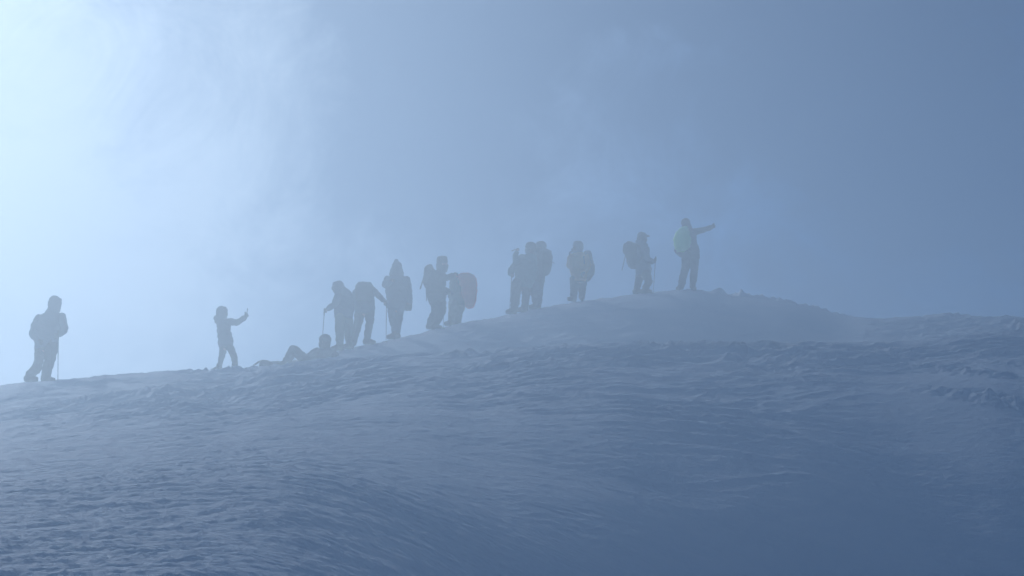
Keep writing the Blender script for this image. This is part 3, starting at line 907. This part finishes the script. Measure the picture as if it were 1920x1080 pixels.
r_ = backpack(A, mp, [(864, 881, 511.5, 0, .13), (856, 889, 515, 0, .19), (855, 894, 522, 0, .21), (858, 895.5, 533, 0, .22), (862, 895, 548, 0, .21), (867, 893, 563, 0, .19), (871, 890, 572, 0, .15), (876, 886, 576.5, 0, .10)],
         'big rounded pack under an orange rain cover on the stooping person', 'orange_cover', 1, cover=True, power=2.4, straps=[[(862, 517, -.1), (850, 528, -.18), (850, 542, -.22)]])

# close trio/pair with raised phone
S = dict(D=52.4, label='left person of the close pair, holding a phone up and a pole low', face=265, col=dict(jacket='teal', trousers='black', glove='black', hood='black'),
         head=(994, 465, 0), hs=1.16, tilt=-0.05, hood='beanie',
         torso=[(984, 1003, 476), (974, 1006, 481), (967, 1008, 490), (966, 1007, 503), (965, 1006, 516), (963, 1002, 528), (962, 996, 538)],
         arms=[[(978, 482, 7, -0.1), (967, 490, 6, -0.2), (966.5, 477, 5, -0.25), (968, 473, 4.5, -.25)], [(972, 490, 7.5, 0.12), (960, 504, 7.0, 0.1), (957.5, 511, 5.5, 0.0)]],
         hands=[dict(to=(968, 465, -0.25), curl=1.1, palm=(1, 0, 0)), dict(to=(959, 517, -0.05), curl=1.2, palm=(1, 0, 0))],
         legs=[[(959, 979, 530, -0.1), (958, 976, 550, -0.1), (957, 974, 568, -0.1), (956, 970, 580, -0.1)], [(976, 998, 530, 0.1), (978, 994, 550, 0.1), (978, 992, 565, 0.1), (976, 990, 577, 0.1)]],
         feet=[(963, 588, -0.1), (983, 584, 0.1)], toes=[275, 280])
A, mp = build_person(S)
pole(A, (959.5, 514, -0.05), (954.8, 590, -0.05), 'trekking pole in the low hand of the left person of the close pair')
p_ = A(966, 468, -0.25)
r2 = phone(A, (964, 471, -0.27), 'small phone or camera held up by the left one of the pair', lean=1.2, edge=True)

S = dict(D=53.0, label='right person of the close pair, in a round hat and full pack', face=262, col=dict(jacket='black', trousers='navy', glove='black', hood='grey'),
         head=(1013.5, 459, 0.1), hs=1.16, tilt=0.0, hood='beanie',
         torso=[(1004, 1022, 470, .1), (994, 1026, 476, .1), (990, 1026, 486, .1), (990, 1024, 500, .1), (991, 1022, 514, .1), (993, 1020, 526, .1), (994, 1018, 536, .1)],
         arms=[[(1003, 479, 7, -0.1), (1000, 497, 6.3, -0.15), (992, 509, 5, -0.2)], [(1012, 479, 7, 0.3), (1010, 497, 6.3, 0.3), (1000, 509, 5, 0.25)]],
         hands=[dict(to=(985, 513, -0.2), curl=0.7), dict(to=(994, 512, .2), curl=0.7)],
         legs=[[(993, 1013, 530, 0.0), (995, 1011, 548, 0.0), (998, 1013, 560, 0.0), (999, 1012, 567, 0.0)], [(1000, 1019, 530, 0.18), (1003, 1018, 545, 0.18), (1003, 1017, 557, 0.18), (1002, 1015, 566, 0.18)]],
         feet=[(1004, 576, 0.0), (1010, 573, 0.18)], toes=[280, 310])
A, mp = build_person(S)
r_ = backpack(A, mp, [(1018, 1028, 461.5, .1, .09), (1015, 1034, 466, .1, .14), (1014, 1036.5, 478, .1, .15), (1015, 1035.5, 490, .1, .15), (1016, 1033, 502, .1, .14), (1018, 1027, 511, .1, .10)],
         'full rounded dark pack on the right person of the close pair', 'black', 1, straps=[[(1018, 465, -.02), (1004, 480, -.2), (1008, 496, -.2)]])
loose_strap(A, r_, [(1034, 484, 0), (1037, 486, 0), (1039, 488, 0)], 0.010)

# ochre jacket
S = dict(D=53.8, label='person in an ochre jacket and dark trousers with one hand raised to the chin', face=305, col=dict(jacket='ochre', trousers='black', glove='black', hood='slate'),
         head=(1082.5, 461, 0), hs=1.10, tilt=-0.1, hood='hood', hood_extra=[((1074, 466, 0), 2.5, (1079, 467, 0), 5)],
         torso=[(1074, 1096, 473), (1069, 1101, 478), (1067, 1103, 487), (1067, 1103, 498), (1069, 1102, 508), (1071, 1100, 517), (1070, 1099, 526)],
         arms=[[(1073, 480, 6.5, -0.1), (1068, 496, 5.8, -0.15), (1069, 480, 4.5, -0.3)], [(1099, 480, 6.5, 0.05), (1104, 497, 5.5, 0.0), (1096, 507, 4.8, -0.15)]],
         hands=[dict(to=(1067, 472, -0.33), curl=0.8, palm=(1, 0, 0)), dict(to=(1090, 511, -.2), curl=0.7)],
         legs=[[(1068, 1087, 522, 0), (1068.5, 1084, 538, 0), (1068.5, 1082, 550, 0), (1069.5, 1081, 557, 0)], [(1083, 1101, 522, 0.05), (1084.5, 1099, 538, 0.05), (1085, 1097.5, 550, 0.05), (1085, 1097, 556, 0.05)]],
         feet=[(1076, 565, 0), (1091, 563, 0.05)], toes=[310, 350])
A, mp = build_person(S)
r_ = backpack(A, mp, [(1095, 1107, 469, .1, .10), (1094, 1110, 476, .12, .14), (1095, 1112, 487, .12, .15), (1096, 1116, 499, .12, .15), (1097, 1115, 511, .12, .14), (1097, 1108, 521, .12, .12), (1098, 1104, 526, .12, .08)],
         'dark pack bulging behind the ochre jacket', 'black', 1, straps=[[(1100, 471, .0), (1094, 480, -.14), (1096, 492, -.14)]])

# walking right with peaked cap
S = dict(D=54.4, label='person in a peaked cap walking right with a pole and a stuffed pack', face=88, col=dict(jacket='slate', trousers='black', glove='black', hood='black'),
         head=(1204.5, 445.5, 0), hs=1.10, tilt=0.0, hood='cap', jacket_extra=[((1203, 452, 0), 7, (1203, 460, 0), 9), ((1196, 452, 0), 5, (1200, 458, 0), 6)],
         torso=[(1196, 1214, 456), (1193, 1217, 463), (1192, 1218, 473), (1192, 1219, 484), (1192, 1220, 494), (1192, 1221, 505), (1192, 1220, 514)],
         arms=[[(1205, 465, 7, -0.16), (1213, 485, 6, -0.2), (1223, 489, 4.8, -0.2)], [(1207, 465, 6.5, 0.18), (1209, 485, 5.8, 0.2), (1216, 497, 5, 0.15)]],
         hands=[dict(to=(1231, 487, -0.2), curl=1.2, palm=(0, 0, 1)), dict(to=(1220, 501, .12), curl=0.7)],
         legs=[[(1192, 1210, 512, 0.1), (1190, 1205, 526, 0.1), (1188.5, 1201, 536, 0.1), (1187.5, 1198, 543, 0.1)], [(1203, 1221, 512, -0.1), (1209, 1223.5, 525, -0.1), (1206, 1219, 535, -0.08), (1202.5, 1214, 542, -0.06)]],
         feet=[(1192, 550, 0.1), (1208, 548, -0.06)], toes=[85, 95])
A, mp = build_person(S)
pole(A, (1229.3, 482, -0.22), (1224.8, 546, -0.22), 'trekking pole in the forward hand of the person in the peaked cap')
r_ = backpack(A, mp, [(1175, 1186, 452.5, 0, .12), (1169, 1192, 456.5, 0, .16), (1167, 1194, 463, 0, .18), (1168, 1194, 471, 0, .18), (1173, 1194, 478, 0, .17), (1174.5, 1194, 488, 0, .17), (1177, 1194, 496, 0, .16), (1182, 1193, 501.5, 0, .12)],
         'large overstuffed pack with a strap trailing behind, on the person in the peaked cap', 'black', -1, lid=[((1176, 458, 0), 5.5, (1188, 457, 0), 4.5)],
         straps=[[(1190, 455, -.1), (1202, 462, -.2), (1206, 478, -.22), (1197, 490, -.18)]])
loose_strap(A, r_, [(1172.5, 478, -.05), (1169.5, 491, -.05), (1166, 505, -.05)], 0.012)

# pointing, green cover
S = dict(D=55.2, label='person on the highest point stretching one arm out to the right, thumb up', face=165, col=dict(jacket='black', trousers='black', glove='black', hood='black'),
         head=(1286, 417, 0), hs=1.16, tilt=0.0, hood='beanie', hood_extra=[((1288, 420, 0), 8, (1290, 427, 0), 8)],
         torso=[(1279, 1302, 426), (1276, 1305, 432), (1277, 1306, 442), (1278, 1307, 452), (1276, 1311, 461), (1278, 1312, 470), (1279, 1311, 480)],
         arms=[[(1299, 431, 7.2, 0.0), (1317, 427, 5.2, -0.05), (1333, 421.5, 4.2, -0.08)], [(1280, 434, 7, 0.1), (1277, 452, 6.2, 0.2), (1284, 464, 5, 0.3)]],
         hands=[dict(to=(1343, 419, -0.1), curl=1.3, palm=(0.1, -1, 0.2), thumb=-1), dict(to=(1290, 468, .35), curl=0.7)],
         legs=[[(1278, 1297, 478, 0.05), (1277, 1292, 500, 0.05), (1273, 1287, 517, 0.04), (1271, 1283, 532, 0.03)], [(1291, 1311, 478, 0), (1294, 1309, 500, 0), (1293, 1307, 517, 0), (1293, 1304, 532, 0)]],
         feet=[(1278, 540, 0.03), (1298, 540, 0)], toes=[215, 150])
A, mp = build_person(S)
r_ = backpack(A, mp, [(1281, 1289, 419, -.12, .06), (1272, 1291, 425, -.16, .12), (1265, 1294, 433, -.18, .16), (1262, 1296, 443, -.18, .17), (1262.5, 1296, 452, -.18, .17), (1265, 1293, 461, -.18, .15), (1269, 1282, 469, -.16, .10)],
         'pack under a bright yellow green rain cover on the pointing person', 'green_cover', -1, cover=True, power=2.2, straps=[[(1278, 424, .0), (1279, 431, .12)], [(1292, 426, .0), (1296, 431, .1)]])
bm = bmesh.new()
capsule(bm, A(1268, 465, -.12), 5.0 * mp, A(1277, 473, -.10), 5.5 * mp); capsule(bm, A(1277, 473, -.10), 5.0 * mp, A(1284, 470, -.10), 5.5 * mp)
finish('pack_bag', bm, M['black'], r_, voxel=0.013, smooth_it=4, wrinkle=0.012)


# ------------------------------------------------------------------ the mist
zmin = float(GZ.min()) - 1.0
HT = 14.6
bm = bmesh.new(); bmesh.ops.create_cube(bm, size=1.0)
bmesh.ops.scale(bm, vec=(430, 430, HT - zmin), verts=bm.verts)
bmesh.ops.translate(bm, vec=(0, 2, (HT + zmin) / 2), verts=bm.verts)
m = bpy.data.meshes.new('haze'); bm.to_mesh(m); bm.free()
hz = bpy.data.objects.new('haze', m); sc.collection.objects.link(hz); hz['kind'] = 'stuff'
hz['label'] = 'thin blue white mist drifting over the whole snowy ridge'
hz['category'] = 'mist'
hm = bpy.data.materials.new('mist'); hm.use_nodes = True
t = hm.node_tree; t.nodes.clear()
pv = t.nodes.new('ShaderNodeVolumePrincipled'); ho = t.nodes.new('ShaderNodeOutputMaterial')
pv.inputs['Color'].default_value = (0.82, 0.93, 1.0, 1)
pv.inputs['Density'].default_value = HAZE_DENSITY
pv.inputs['Anisotropy'].default_value = HAZE_ANISO
t.links.new(pv.outputs[0], ho.inputs['Volume'])
m.materials.append(hm)
